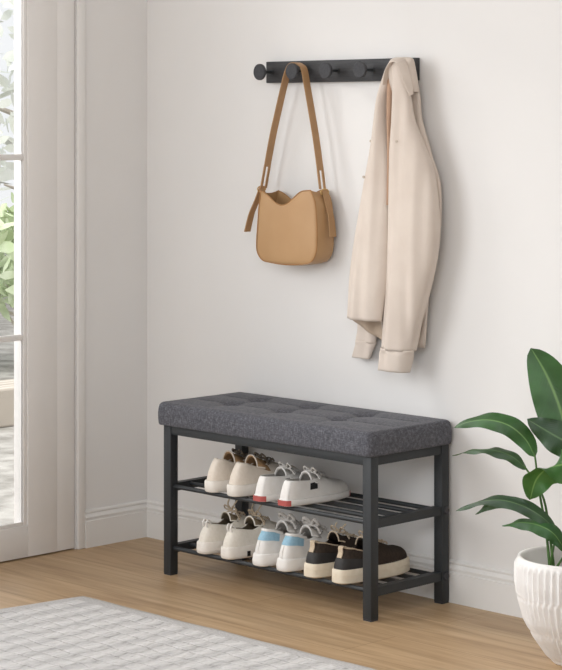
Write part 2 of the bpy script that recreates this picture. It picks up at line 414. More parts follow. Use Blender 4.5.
for zt in (.2531, .0822):
    bm = bmesh.new(); ym = BY0+.016+.126; zm = zt-.0085; q = .0055; ends = []
    for x, inner in ((BX0+.004, 1), (BX1-T+.003, -1)):
        n0 = set(bm.faces); box(bm, x, x+.022, BY0+T, BY1-T, zt-.022, zt)
        f = next(f for f in bm.faces if f not in n0 and f.normal.x*inner > .9)
        bmesh.ops.inset_region(bm, faces=[f], thickness=.002)
        for v in f.verts:
            v.co.y = ym+(q if v.co.y > (BY0+BY1)/2 else -q); v.co.z = zm+(q if v.co.z > zt-.011 else -q)
        ends.append([e for e in f.edges]); bm.faces.remove(f)
    bmesh.ops.bridge_loops(bm, edges=ends[0]+ends[1])
    sh = bobj('shelf', bm, M['metal'])
    sh['label'] = 'upper rod shelf' if zt > .2 else 'lower rod shelf'
    for k in (0, 1, 3, 4):
        yy = BY0+.016+k*(.252/4)
        bm = bmesh.new(); tube(bm, [(BX0+T*.6, yy, zt-.0085), (BX1-T*.6, yy, zt-.0085)], .0062, 12)
        bobj('rod', bm, M['metal'], sh)
    for x, s in ((BX0, -1), (BX1, 1)):
        bm = bmesh.new(); disc(bm, (x+s*.0025, BY1-T*.5, zt-.011), (1, 0, 0), .0105, .005, 20); bobj('bolt', bm, M['knob'], sh)
# cushion: rounded box with a quilted top
cx0, cx1, cy0, cy1, ch = .412, 1.221, -.3295, -.006, .0675
tx = [.6, .8, 1.005]; ty = [-.2155, -.115]
bm = bmesh.new(); r = .02
nx, ny = 150, 66
def ctop(x, y):
    z = 0; fx = .12+.88*sm(.01, .085, min(x-cx0, cx1-x)); fy = .12+.88*sm(.01, .085, min(y-cy0, cy1-y))
    for a in tx:
        d = abs(x-a); z -= fy*(.0034*math.exp(-(d/.0045)**2)+.003*math.exp(-(d/.025)**2))
    for b in ty:
        d = abs(y-b); z -= fx*(.0034*math.exp(-(d/.0045)**2)+.003*math.exp(-(d/.025)**2))
    for a in tx:
        for b in ty:
            d = math.hypot(x-a, y-b); z -= .011*math.exp(-(d/.028)**2)+.013*math.exp(-(d/.011)**2)
    ex = min(x-cx0, cx1-x); ey = min(y-cy0, cy1-y)
    e = max(0, 1-min(ex, ey)/.07); z -= .009*e*e
    return z
# top grid covers inner region, then side rings
def edge_drop(d): # quarter-round near rim
    if d >= r: return 0
    return -(r-math.sqrt(max(0, r*r-(r-d)**2)))
rows = []
for j in range(ny+1):
    row = []
    for i in range(nx+1):
        # cosine-free uniform param with denser rim
        fx = i/nx; fy = j/ny
        x = cx0+(cx1-cx0)*fx; y = cy0+(cy1-cy0)*fy
        ex = min(x-cx0, cx1-x); ey = min(y-cy0, cy1-y)
        # combine the two rim distances into a rounded edge
        dx, dy = max(0, r-ex), max(0, r-ey); q = math.hypot(dx, dy)
        if q > r:  # outside the rounded corner in plan: pull in
            k = r/q; sx = 1 if x > (cx0+cx1)/2 else -1; sy = 1 if y > (cy0+cy1)/2 else -1
            x -= sx*dx*(1-k); y -= sy*dy*(1-k); q = r
        z = ch-(r-math.sqrt(max(0, r*r-q*q)))
        z += ctop(x, y)*sm(0, .03, min(ex, ey)+.002)
        row.append((x, y, ZC+z))
    rows.append(row)
V, fs = grid(bm, rows)
rim = [V[0][i] for i in range(nx+1)]+[V[j][nx] for j in range(1, ny+1)]+[V[ny][i] for i in range(nx-1, -1, -1)]+[V[j][0] for j in range(ny-1, 0, -1)]
prev = rim; nr = len(rim)
def ring(prev, z, inset):
    cur = []
    for k, v in enumerate(rim):
        x, y = v.co.x, v.co.y; mxx, myy = (cx0+cx1)/2, (cy0+cy1)/2
        zz = z if z < .03 else z+0
        cur.append(bm.verts.new((mxx+(x-mxx)*(1-inset/.4), myy+(y-myy)*(1-inset/.16), ZC+zz)))
    for k in range(nr): bm.faces.new((prev[k], prev[(k+1) % nr], cur[(k+1) % nr], cur[k]))
    return cur
c = ring(rim, .034, -.0012); c = ring(c, .018, -.001); c = ring(c, .005, 0); c = ring(c, .001, .0016); c = ring(c, 0.0, .006)
bm.faces.new(c)
bobj('seat_cushion', bm, M['cushion'], angle=60)

# ------------------------------------------------------------------ coat rack
rack = thing('coat_rack', 'black wall-mounted wooden coat rack with round knob pegs', 'coat rack', (.814, 0, 1.393))
RO = Vector(rack.location)
def robj(name, bm, mat, parent=rack, **k):
    bmesh.ops.translate(bm, verts=bm.verts, vec=-RO); return obj(name, bm, mat, parent, **k)
robj('board', mbox(.532, 1.096, -.018, 0, 1.3628, 1.4232, bev=.0015), M['rack'])
PEG = [.557+.1285*k for k in range(5)]
for x in PEG:
    bm = bmesh.new(); tube(bm, [(x, -.016, 1.393), (x, -.064, 1.393)], .0042, 14)
    disc(bm, (x, -.0195, 1.393), (0, 1, 0), .008, .003, 20, .0008)
    p = robj('peg', bm, M['metal'])
    bm = bmesh.new(); disc(bm, (x, -.067, 1.393), (0, 1, 0), .0228, .010, 40, .002); robj('knob', bm, M['knob'], p)

# ------------------------------------------------------------------ handbag
bag = thing('handbag', 'tan leather shoulder bag hanging by its strap from second rack peg', 'handbag', (.68, -.05, .86))
GO = Vector(bag.location)
def gobj(name, bm, mat, parent=bag, **k):
    bmesh.ops.translate(bm, verts=bm.verts, vec=-GO); return obj(name, bm, mat, parent, **k)
Lp = cr([(.5784, 0, 1.0635), (.5705, 0, 1.02), (.5655, 0, .97), (.561, 0, .92), (.5635, 0, .888), (.585, 0, .866), (.618, 0, .861)], 26)
Rp = cr([(.772, 0, 1.067), (.789, 0, 1.035), (.7955, 0, .985), (.797, 0, .93), (.7915, 0, .892), (.772, 0, .869), (.74, 0, .8625)], 26)
def panel_rows(y, bul):
    rows = []
    for j in range(26):
        tt = j/25; l, rr = Lp[j], Rp[j]; row = []
        for i in range(31):
            s = i/30; p = l.lerp(rr, s)
            p.z -= (.043*math.exp(-((s-.45)/.30)**2)-.004*math.exp(-((s-.82)/.12)**2))*(1-tt)**2.2
            p.z -= .004*math.sin(PI*s)*tt**3
            p.y = y+bul*math.sin(PI*s)**.7*math.sin(PI*min(1, tt*.9+.12))**.8
            row.append(p)
        rows.append(row)
    return rows
YF, YB = -.083, -.017
def add_solid(o, th, mo=1):
    md = o.modifiers.new('thickness', 'SOLIDIFY'); md.thickness = th; md.offset = -1; md.material_offset = mo
bm = bmesh.new(); FR = panel_rows(YF, -.012); grid(bm, FR)
fp = gobj('front_panel', bm, [M['leather'], M['bag_lining']]); add_solid(fp, .0025)
bm = bmesh.new(); BR = panel_rows(YB, .004); grid(bm, BR)
gobj('back_panel', bm, [M['leather'], M['bag_lining']])
def outline_pts(rows):
    return [r[0] for r in rows]+rows[-1][1:-1]+[r[-1] for r in rows[::-1]]
of, ob = outline_pts(FR), outline_pts(BR)
bm = bmesh.new(); no = len(of); rows = []
for k in range(9):
    q = k/8; row = []
    for i, (a, b) in enumerate(zip(of, ob)):
        p = Vector(a).lerp(Vector(b), q); e = min(i, no-1-i)/(no/2)
        # gusset dips between the two rims near its top, stands proud elsewhere
        cen = Vector((.68, p.y, .96)); d = (p-cen); d.y = 0; d.normalize()
        p = p+d*.004*math.sin(PI*q)*(1 if e > .08 else e/.08)
        if e < .1: p.z -= .006*math.sin(PI*q)
        row.append(p)
    rows.append(row)
grid(bm, rows)
gobj('gusset', bm, [M['leather'], M['bag_lining']])
bm = bmesh.new(); tube(bm, [Vector((p.x, p.y-.0005, p.z)) for p in of], .0016, 6); gobj('piping', bm, M['leather_edge'])
bm = bmesh.new(); tube(bm, [p for p in FR[0]], .0014, 6); tube(bm, [p for p in BR[0]], .0014, 6); gobj('rim_binding', bm, M['leather_edge'])
YS = -.0445
sL = [at(263.5, 188, YS), at(267.5, 165, YS), at(273, 135, YS), at(279, 108, YS), at(284.5, 84, YS), at(288, 71, YS)]
sR = [at(304, 69, YS), at(306.5, 82, YS), at(311, 108, YS), at(315.5, 135, YS), at(319, 160, YS), at(322.5, 189, YS)]
top = [at(291.5, 64.6, YS), at(296, 63.0, YS), at(300.5, 64.8, YS)]
full = cr(sL+top+sR, 90)
zs = 1.128
lo_l = [p for p in full[:45] if p.z < zs]; lo_r = [p for p in full[45:] if p.z < zs]; mid = full[len(lo_l)-1:90-len(lo_r)+1]
bm = bmesh.new(); ribbon(bm, mid, (0, 1, 0), .026, .0032)
for lo in (lo_l, lo_r):
    for s in (-1, 1):
        ribbon(bm, [p+Vector((0, s*.0088*(1 if True else 0), 0)) for p in lo], (0, 1, 0), .0082, .0032)
gobj('strap', bm, M['strap'])
for (u, v, a, b) in ((261.5, 189, (251.5, 214), (247.2, 231.5)), (324.5, 192, (331, 217), (333, 237))):
    bm = bmesh.new()
    p0 = at(u, v, YS); p1 = at(*a, YS); p2 = at(*b, YS)
    ribbon(bm, cr([p0+Vector((0, 0, .004)), p0.lerp(p1, .5), p1, p2], 14), (.15, 1, 0), lambda q: .016+.006*q, .004)
    tb = gobj('strap_tab', bm, M['strap'])
    bm = bmesh.new(); pc = p0+Vector((0, 0, 0))
    ringpts = [pc+Vector((0, .016*math.cos(q*2*PI/20), .008*math.sin(q*2*PI/20))) for q in range(20)]
    tube(bm, ringpts, .0016, 6, closed=True); gobj('buckle', bm, M['brass'], tb)
    bm = bmesh.new(); sx = 1 if u > 300 else -1
    ribbon(bm, cr([pc+Vector((0, 0, .008)), pc+Vector((-sx*.004, 0, -.008)), pc+Vector((-sx*.010, 0, -.028))], 8), (0, 1, 0), .022, .003)
    gobj('strap_anchor', bm, M['leather'])

# ------------------------------------------------------------------ coat
coat = thing('coat', 'beige cotton jacket draped from the last peg at rack right end', 'coat', (1.07, -.05, .6))
CO = Vector(coat.location)
def cobj(name, bm, mat, parent=coat, **k):
    bmesh.ops.translate(bm, verts=bm.verts, vec=-CO); return obj(name, bm, mat, parent, **k)
def drape(rows, n=56, steps=60, folds=(), cap_top=True, hem=None):
    """loft of soft elliptical sections; a row is (v, uL, uR, depth, half depth) measured in the photo"""
    bm = bmesh.new(); R = []
    samp = cr([(r[1], r[2], 0) for r in rows], steps); smp2 = cr([(r[0], r[3], r[4]) for r in rows], steps)
    for i in range(steps):
        uL, uR, _ = samp[i]; v, y, b = smp2[i]; t = i/(steps-1)
        L, Rr = at(uL, v, y), at(uR, v, y); ax = (Rr.x-L.x)/2; b = min(b, ax*.8); a = math.sqrt(max(ax*ax-b*b, (ax*.45)**2)); cx = (L.x+Rr.x)/2; z = (L.z+Rr.z)/2
        row = []
        for k in range(n):
            th = 2*PI*k/n; m = 1
            for (fq, ph, am, t0) in folds: m += am*sm(t0, 1, t)*math.cos(fq*th+ph+1.3*t)
            px = cx+a*spw(math.cos(th), .85)*m; py = y+b*spw(math.sin(th), .9)*m
            pz = z
            if hem: pz += hem(th, t)
            wv = sm(.08, .3, t)*.0022*(math.sin(px*80+pz*3)+.6*math.sin(px*150-pz*5+1)); px += wv*.3; py -= wv*1.3
            py = min(py, -.004)
            row.append((px, py, pz))
        R.append(row)
    V, _ = grid(bm, R, True)
    if cap_top: bm.faces.new(V[0][::-1])
    return bm
# back panel (closest to the wall)
b = drape([(60, 394, 412, -.062, .018), (70, 389, 415, -.046, .018), (96, 387, 420, -.038, .018), (118, 388, 422.6, -.034, .018), (149, 396, 431.5, -.034, .022), (187, 398, 441, -.036, .022), (241, 396, 440.5, -.036, .022), (297, 392, 430.5, -.034, .02), (346, 392, 426, -.032, .016)],
          folds=((3, .5, .07, .2), (5, 1.0, .035, .3)))
o = cobj('back_panel', b, [M['coat'], M['coat_in']]); add_solid(o, .002)
# front panel (left)
def hem_f(th, t):
    # wall-side of the panel hangs lower than its room side
    return -.085*sm(.7, 1, t)*sm(-.2, .8, math.sin(th))*(.55+.45*math.cos(th))
b = drape([(61, 389.5, 401, -.066, .014), (73, 383.5, 396, -.062, .018), (96, 377, 389, -.058, .018), (124, 373, 389.5, -.056, .022), (152, 369, 392, -.056, .026), (197, 361.4, 393, -.06, .028), (269, 351.5, 392, -.066, .032), (296, 348.8, 390, -.068, .034), (319.5, 346.8, 387, -.068, .034)],
          folds=((3, 2.2, .12, .05), (4, .4, .08, .1), (7, 0, .03, .2)), hem=hem_f)
fpn = cobj('front_panel', b, [M['coat'], M['coat_in']]); add_solid(fpn, .002)
# near sleeve
b = drape([(63, 392, 402, -.082, .010), (78, 392, 407, -.084, .014), (100, 392, 412, -.082, .018), (124, 391, 417, -.08, .022), (150, 389.2, 427, -.078, .026), (187, 388.2, 436.5, -.076, .030), (241, 386.6, 438.5, -.076, .032), (297, 384, 427.5, -.076, .03), (330, 381.8, 419, -.076, .026), (350, 380.4, 414, -.076, .024)],
          folds=((3, 3.6, .08, .0), (2, 1.0, .06, .1), (5, 2.0, .06, .1), (8, .5, .02, .2)))
sl = cobj('sleeve', b, [M['coat'], M['coat_in']]); add_solid(sl, .002)
b = drape([(349, 380.3, 414.2, -.076, .0245), (358, 379.3, 412.4, -.076, .0245), (371, 377.8, 409.4, -.076, .0238)], steps=14, cap_top=False, folds=((3, 3.6, .05, -.5),))
o = cobj('cuff', b, [M['coat'], M['coat_in']], sl); add_solid(o, .003)
# far sleeve showing below the front hem
b = drape([(290, 353, 376, -.02, .012), (326, 357, 377, -.02, .012), (342, 356, 376.5, -.021, .013)], steps=20, folds=((3, .2, .12, .2),))
s2 = cobj('sleeve', b, [M['coat'], M['coat_in']]); add_solid(s2, .002)
b = drape([(341, 355.6, 376.8, -.021, .0135), (349, 354.4, 374, -.021, .0135), (358, 353, 371, -.021, .013)], steps=14, cap_top=False, folds=((3, .2, .12, -.5),))
o = cobj('cuff', b, [M['coat'], M['coat_in']], s2); add_solid(o, .003)
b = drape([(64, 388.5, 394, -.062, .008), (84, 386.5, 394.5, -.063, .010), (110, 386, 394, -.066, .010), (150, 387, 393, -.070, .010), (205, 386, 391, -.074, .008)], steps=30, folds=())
cobj('lining', b, M['coat_fold_shade'])  # strip added to darken the fold beside the sleeve, shade in its colour
# collar band over the peg
bm = bmesh.new()
path = cr([at(384, 84, -.080), at(388.5, 69, -.086), at(394.5, 60.5, -.089), at(401, 62, -.092), (at(405.5, 75, -.095)), at(409.5, 88, -.095), at(411.5, 95, -.092)], 30)
ribbon(bm, path, (.25, .9, .35), lambda q: .012+.018*math.sin(PI*q**.8), .003)
cobj('collar', bm, M['coat'])
# hanger-side cap of the cloth over the knob
b = drape([(57.2, 396, 408, -.066, .006), (58.2, 393, 412, -.066, .014), (61, 390.5, 414, -.066, .02), (68, 388.5, 415.5, -.062, .026), (80, 390, 418, -.058, .025), (92, 393, 419.5, -.052, .022)], steps=24, folds=((3, 1.0, .04, 0),))
o = cobj('yoke', b, M['coat'])
for u, v, y in ((396.5, 141.5, -.108), (370.8, 141, -.075), (363.6, 177, -.078)):
    bm = bmesh.new(); disc(bm, at(u, v, y), (.3, -1, 0), .0038, .003, 16, .0008); cobj('button', bm, M['button'])

# ------------------------------------------------------------------ shoes
def shoe(kind, P, label, group, loc, rz=0):
    t = thing(kind, label, 'shoe', loc, rz, group)
    L, hw, bw, zs = P['L'], P['hw'], P['bw'], P['sole']
    def W(q): return hw+(bw-hw)*sm(.2, .62, q)-(.06*bw)*sm(.8, 1, q)
    def out(phi, grow=0, Lx=0):
        a = 2*PI*phi; y = L/2-(L/2+grow)*spw(math.cos(a), .72); x = spw(math.sin(a), .62)*(W(max(0, min(1, y/L)))+grow)
        return x, y
    Hc = P['collar']      # [(t, height)] above sole
    Ht = P['top']
    c0, c1 = P.get('throat', (.42, .6)); lean = P.get('lean', .30)
    def S(phi, s, off=0):
        x, y = out(phi, off-.002); q = max(0, min(1, y/L)); c = sm(c0, c1, q)
        sy = max(.042, min(L-.05, y))
        H = interp(Hc, q)*(1-c)+interp(Ht, sy/L)*c
        zb = s*(1-c)+(math.sin(s*PI/2)**.85)*c
        a = lean*(s**1.6)*(1-c)+(1-math.cos(s*PI/2))*c
        # heels bulge slightly then lean forward
        yy = y+(sy-y)*a+(.010*s*s if q < .3 else .010*s*s*(1-sm(.3, .5, q)))*P.get('heel_lean', 1)
        return Vector((x*(1-a), yy, zs-.002+H*zb))
    NP, NS = 72, 12
    bm = bmesh.new(); rows = [[S(k/NP, j/NS) for k in range(NP)] for j in range(NS+1)]
    grid(bm, rows, True); bmesh.ops.remove_doubles(bm, verts=bm.verts, dist=.0004)
    up = obj('upper', bm, [P['mat'], P['lining']], t); add_solid(up, .0035)
    # sole
    bm = bmesh.new(); rows = []
    for z, g in P['sole_prof']:
        rows.append([(*out(k/NP, g), z) for k in range(NP)])
    V, _ = grid(bm, rows, True); bm.faces.new(V[0][::-1]); bm.faces.new(V[-1])
    obj('sole', bm, P['sole_mat'], t, angle=50)
    bm = bmesh.new(); V = [bm.verts.new((x*.9, .012+y*.92, zs+.003)) for x, y in (out(k/NP, -.004) for k in range(NP))]; bm.faces.new(V)
    obj('insole', bm, P['lining'], t)
    # tongue
    bm = bmesh.new(); rows = []; y0, y1 = .60*L, P.get('tongue_y', .36)*L; z0 = zs+interp(Ht, .60)*.86; z1 = zs+P['tongue']
    for j in range(9):
        q = j/8; row = []
        for i in range(9):
            w = (i/8-.5)*2; hwid = (.017+.009*q)*P.get('tongue_w', 1)*(1-.35*max(0, q-.8)/.2*abs(w))
            row.append((w*hwid, y0+(y1-y0)*q, z0+(z1-z0)*(q**1.15)-P.get('tcurve', .014)*w*w-(0.004*abs(w)**3*sm(.8, 1, q))))
        rows.append(row)
    edge = [Vector(r[0]) for r in rows[6:-1]]+[Vector(p) for p in rows[-1]]+[Vector(r[-1]) for r in rows[-2:5:-1]]
    grid(bm, rows); o = obj('tongue', bm, P['tongue_mat'], t); add_solid(o, .004, 0)
    bm = bmesh.new(); tube(bm, edge, .0019, 8); obj('tongue_edge', bm, P.get('edge_mat', P['mat']), o)
    # laces
    if P.get('lace_n'):
        bm = bmesh.new()
        for k in range(P['lace_n']):
            q = P.get('lace_q', .46)+k*.052
            pr = min((abs(out(ph/400)[1]/L-q), ph/400) for ph in range(0, 200))[1]
            a, b2 = S(pr, .86, .004), S(1-pr, .86, .004); z = max(a.z, b2.z, S(pr, 1).z, zs+interp(Ht, q)*.97)+.005
            a.z += .002; b2.z += .002
            a2 = a.lerp(b2, .3); a3 = a.lerp(b2, .7); a2.z = a3.z = z; sk = .006 if k % 2 else -.006; a3.y += sk
            tube(bm, cr([a, a2, a3, b2], 10), P.get('lace_r', .0026), 6)
        # bow loops
        yb = .455*L; zb = zs+interp(Ht, .47)+.008
        for sgn in (-1, 1):
            lr = P.get('loop', .02)
            tube(bm, cr([(0, yb, zb), (sgn*lr, yb-.012, zb+lr*.9), (sgn*lr*1.5, yb-.004, zb+lr*.2), (sgn*.004, yb+.004, zb-.002)], 14), P.get('lace_r', .0026), 6)
            if P.get('end'): tube(bm, cr([(0, yb, zb), (sgn*.012, yb-.004, zb+P['end']*.5), (sgn*.016, yb+.006, zb+P['end'])], 10), P.get('lace_r', .0026), 6)
        obj('laces', bm, P['lace_mat'], t)
    def patch(name, ph0, ph1, s0, s1, mat, off=.0012, n=16, m=6):
        bm = bmesh.new(); grid(bm, [[S((ph0+(ph1-ph0)*i/n) % 1, s0+(s1-s0)*j/m, off) for i in range(n+1)] for j in range(m+1)])
        return obj(name, bm, mat, t)
    def sole_patch(name, ph0, ph1, z0, z1, mat, off=.0055, n=12):
        bm = bmesh.new(); grid(bm, [[(*out((ph0+(ph1-ph0)*i/n) % 1, off), z) for i in range(n+1)] for z in (z0, z1)])
        return obj(name, bm, mat, t)
    P['extra'](t, patch, sole_patch, S, out) if P.get('extra') else None
    return t

S_ = {}
S_['cream'] = noisy('cream_canvas', '#dbcfc0', '#e2d7ca', 120, .9, .2, .001, .2)
S_['ivory'] = noisy('ivory_rubber', '#e0d9d0', '#e8e2da', 60, .7, .05, .001, .3)
S_['tan_lining'] = noisy('tan_lining', '#a3825f', '#b08f6c', 150, .95, .2, .001, .1)
S_['brown_pattern'] = noisy('brown_speckled_tongue', '#4b4036', '#9b8f80', 180, .9, .2, .001, .1)
S_['white'] = noisy('white_leather', '#dfdbd6', '#e6e3df', 60, .55, .06, .001, .4)
S_['white_sole'] = noisy('white_rubber', '#e3dfda', '#eae7e3', 60, .7, .05, .001, .3)
S_['grey_tongue'] = noisy('grey_tongue', '#bdb8b2', '#d0cbc5', 90, .9, .2, .001, .2)
S_['grey_lining'] = noisy('grey_lining', '#b4aea7', '#c6c0b9', 90, .95, .2, .001, .1)
S_['red'] = noisy('red_rubber', '#a8504c', '#b25a55', 60, .6, .05, .001, .3)
S_['black'] = noisy('black_tag', '#1d1c1c', '#262525', 60, .6, .05, .001, .3)
S_['blue'] = noisy('pale_blue_suede', '#8db2c6', '#9cbfd1', 160, .9, .2, .001, .2)
S_['bone'] = noisy('bone_canvas', '#dcd5c9', '#e5dfd5', 120, .9, .2, .001, .2)
S_['khaki_lining'] = noisy('khaki_lining', '#7e715d', '#91836d', 100, .95, .2, .001, .1)
S_['lace_white'] = noisy('white_lace', '#d3cec8', '#dedad4', 300, .9, .3, .001, .1)
S_['lace_grey'] = noisy('grey_lace', '#bcb7b1', '#d2cdc8', 300, .9, .3, .001, .1)
S_['lace_tan'] = noisy('tan_lace', '#b8a68f', '#c9b8a1', 300, .9, .3, .001, .1)
S_['darkbrown'] = noisy('dark_brown_suede', '#352d28', '#41372f', 140, .9, .25, .001, .2)
S_['charcoal'] = noisy('charcoal_leather', '#2c2a2a', '#353332', 60, .6, .1, .001, .35)
S_['cream_sole'] = noisy('cream_rubber', '#d8cbb6', '#e0d5c2', 60, .7, .06, .001, .3)

UZ, LZ = .2531-.0085+.0064, .0822-.0085+.0064
YH = -.322
prof = lambda h, g0=.003, g1=.004: [(0, g0-.003), (.003, g0), (h*.5, g1), (h-.003, g1), (h, g1-.002), (h+.0005, -.004)]

# A: cream low shoes, thick sole
A = dict(L=.25, hw=.032, bw=.039, sole=.031, collar=[(0, .060), (.12, .057), (.28, .043), (.45, .050), (.6, .05)], top=[(.4, .055), (.55, .054), (.75, .036), (.9, .028), (1, .022)],
         mat=S_['cream'], lining=S_['tan_lining'], sole_mat=S_['ivory'], sole_prof=prof(.031), tongue=.072, tongue_mat=S_['tan_lining'], tongue_w=1.45, tcurve=.026, tongue_y=.30, lean=.33, heel_lean=1.2,
         lace_n=4, lace_mat=S_['brown_pattern'], loop=.012)
a1 = shoe('canvas_shoe', A, 'cream low canvas shoe, leftmost of the shoes on the upper bench shelf', 'cream shoes on the upper shelf', (.620, YH, UZ))
dup(a1, (.708, YH, UZ), -.0, 'cream low canvas shoe between its twin and the red-heeled sneakers, upper shelf')
# B: white sneakers with red heel block
def exB(t, patch, sp, S, out):
    sp('heel_patch', -.085, .085, .0015, .016, S_['red'])
    patch('side_tag', .205, .235, .48, .84, S_['black'], .002)
    sp('toe_stripe', .385, .398, .003, .017, S_['red'])
    patch('heel_strip', -.05, .05, .0, .96, S_['white_sole'], .0018)
B = dict(L=.236, hw=.031, bw=.040, sole=.017, collar=[(0, .050), (.15, .049), (.3, .046), (.45, .05), (.6, .05)], top=[(.4, .055), (.55, .052), (.75, .036), (.9, .026), (1, .02)],
         mat=S_['white'], lining=S_['grey_lining'], sole_mat=S_['white_sole'], sole_prof=prof(.017), tongue=.064, tongue_mat=S_['grey_tongue'], tongue_w=1.3, tcurve=.022, lean=.2, heel_lean=.7,
         lace_n=4, lace_mat=S_['lace_white'], loop=.014, extra=exB)
b1 = shoe('low_sneaker', B, 'white low sneaker with red heel block, beside the cream shoes on upper shelf', 'red-heeled sneakers on the upper shelf', (.811, YH, UZ))
dup(b1, (.904, YH, UZ), .0, 'white low sneaker with red heel block and black side tag, rightmost on upper shelf')
# C: bone high-backed sneakers with pull loop
def exC(t, patch, sp, S, out):
    bm = bmesh.new(); p = S(0, .98, .002)
    for dx in (-.007, .007):
        ribbon(bm, cr([p+Vector((dx, -.002, -.016)), p+Vector((dx, -.008, .002)), p+Vector((dx, -.001, .012)), p+Vector((dx, .008, 0))], 12), (1, 0, 0), .005, .002)
    obj('pull_loop', bm, S_['lace_white'], t)
    sp('sole_tag', .170, .186, .005, .019, S_['black'])
C_ = dict(L=.258, hw=.033, bw=.043, sole=.032, collar=[(0, .050), (.12, .047), (.28, .040), (.45, .054), (.6, .054)], top=[(.4, .066), (.55, .06), (.75, .042), (.9, .03), (1, .024)],
          mat=S_['bone'], lining=S_['khaki_lining'], sole_mat=S_['ivory'], sole_prof=[(0, 0), (.003, .003), (.009, .004), (.0095, .0032), (.010, .004), (.018, .0035), (.0185, .0027), (.019, .0034), (.029, .003), (.032, .001), (.0325, -.004)],
          tongue=.070, tongue_mat=S_['khaki_lining'], tongue_w=1.2, tcurve=.018, lean=.28, heel_lean=1.2, lace_n=4, lace_mat=S_['lace_tan'], loop=.015, end=.03, lace_r=.0022, extra=exC)
c1_ = shoe('chunky_sneaker', C_, 'off-white sneaker with heel pull loop, leftmost on the lower bench shelf', 'off-white sneakers on the lower shelf', (.588, YH, LZ))
dup(c1_, (.684, YH, LZ), -.0, 'off-white sneaker with heel pull loop, next to the blue-heeled sneakers on lower shelf')
# D: white sneakers with pale blue heel collar
def exD(t, patch, sp, S, out):
    patch('heel_collar', -.17, .17, .60, .97, S_['blue'], .0016, 30)
    bm = bmesh.new(); tube(bm, [S(k/40*.36-.18, 1.0, .0)+Vector((0, 0, .001)) for k in range(41)], .004, 8); obj('collar_padding', bm, S_['white'], t)
    bm = bmesh.new(); tube(bm, [S(0, k/10*.58, .001) for k in range(11)], .0012, 6); obj('heel_seam', bm, S_['white_sole'], t)
D = dict(L=.258, hw=.033, bw=.041, sole=.033, collar=[(0, .060), (.12, .057), (.28, .044), (.45, .058), (.6, .056)], top=[(.4, .07), (.55, .062), (.75, .042), (.9, .03), (1, .024)],
         mat=S_['white'], lining=S_['grey_lining'], sole_mat=S_['white_sole'], sole_prof=[(0, 0), (.003, .004), (.014, .005), (.026, .003), (.031, .002), (.033, .0), (.0335, -.004)], tongue=.074, tongue_mat=S_['grey_tongue'], tongue_w=1.3, tcurve=.02, lean=.32, heel_lean=1.2,
         lace_n=4, lace_mat=S_['lace_grey'], loop=.018, lace_r=.0048, extra=exD)
d1_ = shoe('running_sneaker', D, 'white sneaker with pale blue heel collar, beside the off-white pair on lower shelf', 'blue-heeled sneakers on the lower shelf', (.808, YH, LZ))
dup(d1_, (.898, YH, LZ), .0, 'white sneaker with pale blue heel collar, beside the dark brown pair on lower shelf')
# E: dark brown sneakers with cream sole
def exE(t, patch, sp, S, out):
    patch('heel_counter', -.2, .2, .0, .55, S_['charcoal'], .0022, 30)
    bm = bmesh.new(); p = S(0, .9, .003)
    ribbon(bm, cr([S(0, .56, .003), S(0, .8, .004), p+Vector((0, -.004, .008)), p+Vector((0, .008, .008))], 12), (1, 0, 0), .016, .003)
    obj('heel_tab', bm, S_['lace_tan'], t)
    bm = bmesh.new(); tube(bm, [S(k/60*.4-.2, 1.0, 0) for k in range(61)], .0018, 6); obj('collar_piping', bm, S_['lace_tan'], t)
E_ = dict(L=.25, hw=.034, bw=.045, sole=.036, collar=[(0, .054), (.12, .051), (.28, .040), (.45, .052), (.6, .05)], top=[(.4, .062), (.55, .056), (.75, .038), (.9, .028), (1, .022)],
          mat=S_['darkbrown'], lining=S_['darkbrown'], sole_mat=S_['cream_sole'], sole_prof=[(0, .001), (.003, .005), (.020, .005), (.0205, .004), (.021, .0048), (.033, .004), (.036, .002), (.0365, -.004)], tongue=.070, tongue_mat=S_['darkbrown'], tongue_w=1.2, tcurve=.018, edge_mat=S_['lace_tan'], lean=.26, heel_lean=1,
          lace_n=5, lace_q=.5, lace_mat=S_['lace_tan'], loop=.016, end=.02, lace_r=.0022, extra=exE)
e1 = shoe('suede_sneaker', E_, 'dark brown sneaker with cream sole, beside the blue-heeled pair on lower shelf', 'dark brown sneakers on the lower shelf', (1.0, YH, LZ))
dup(e1, (1.1, YH, LZ), .0, 'dark brown sneaker with cream sole, rightmost of the shoes on the lower shelf')

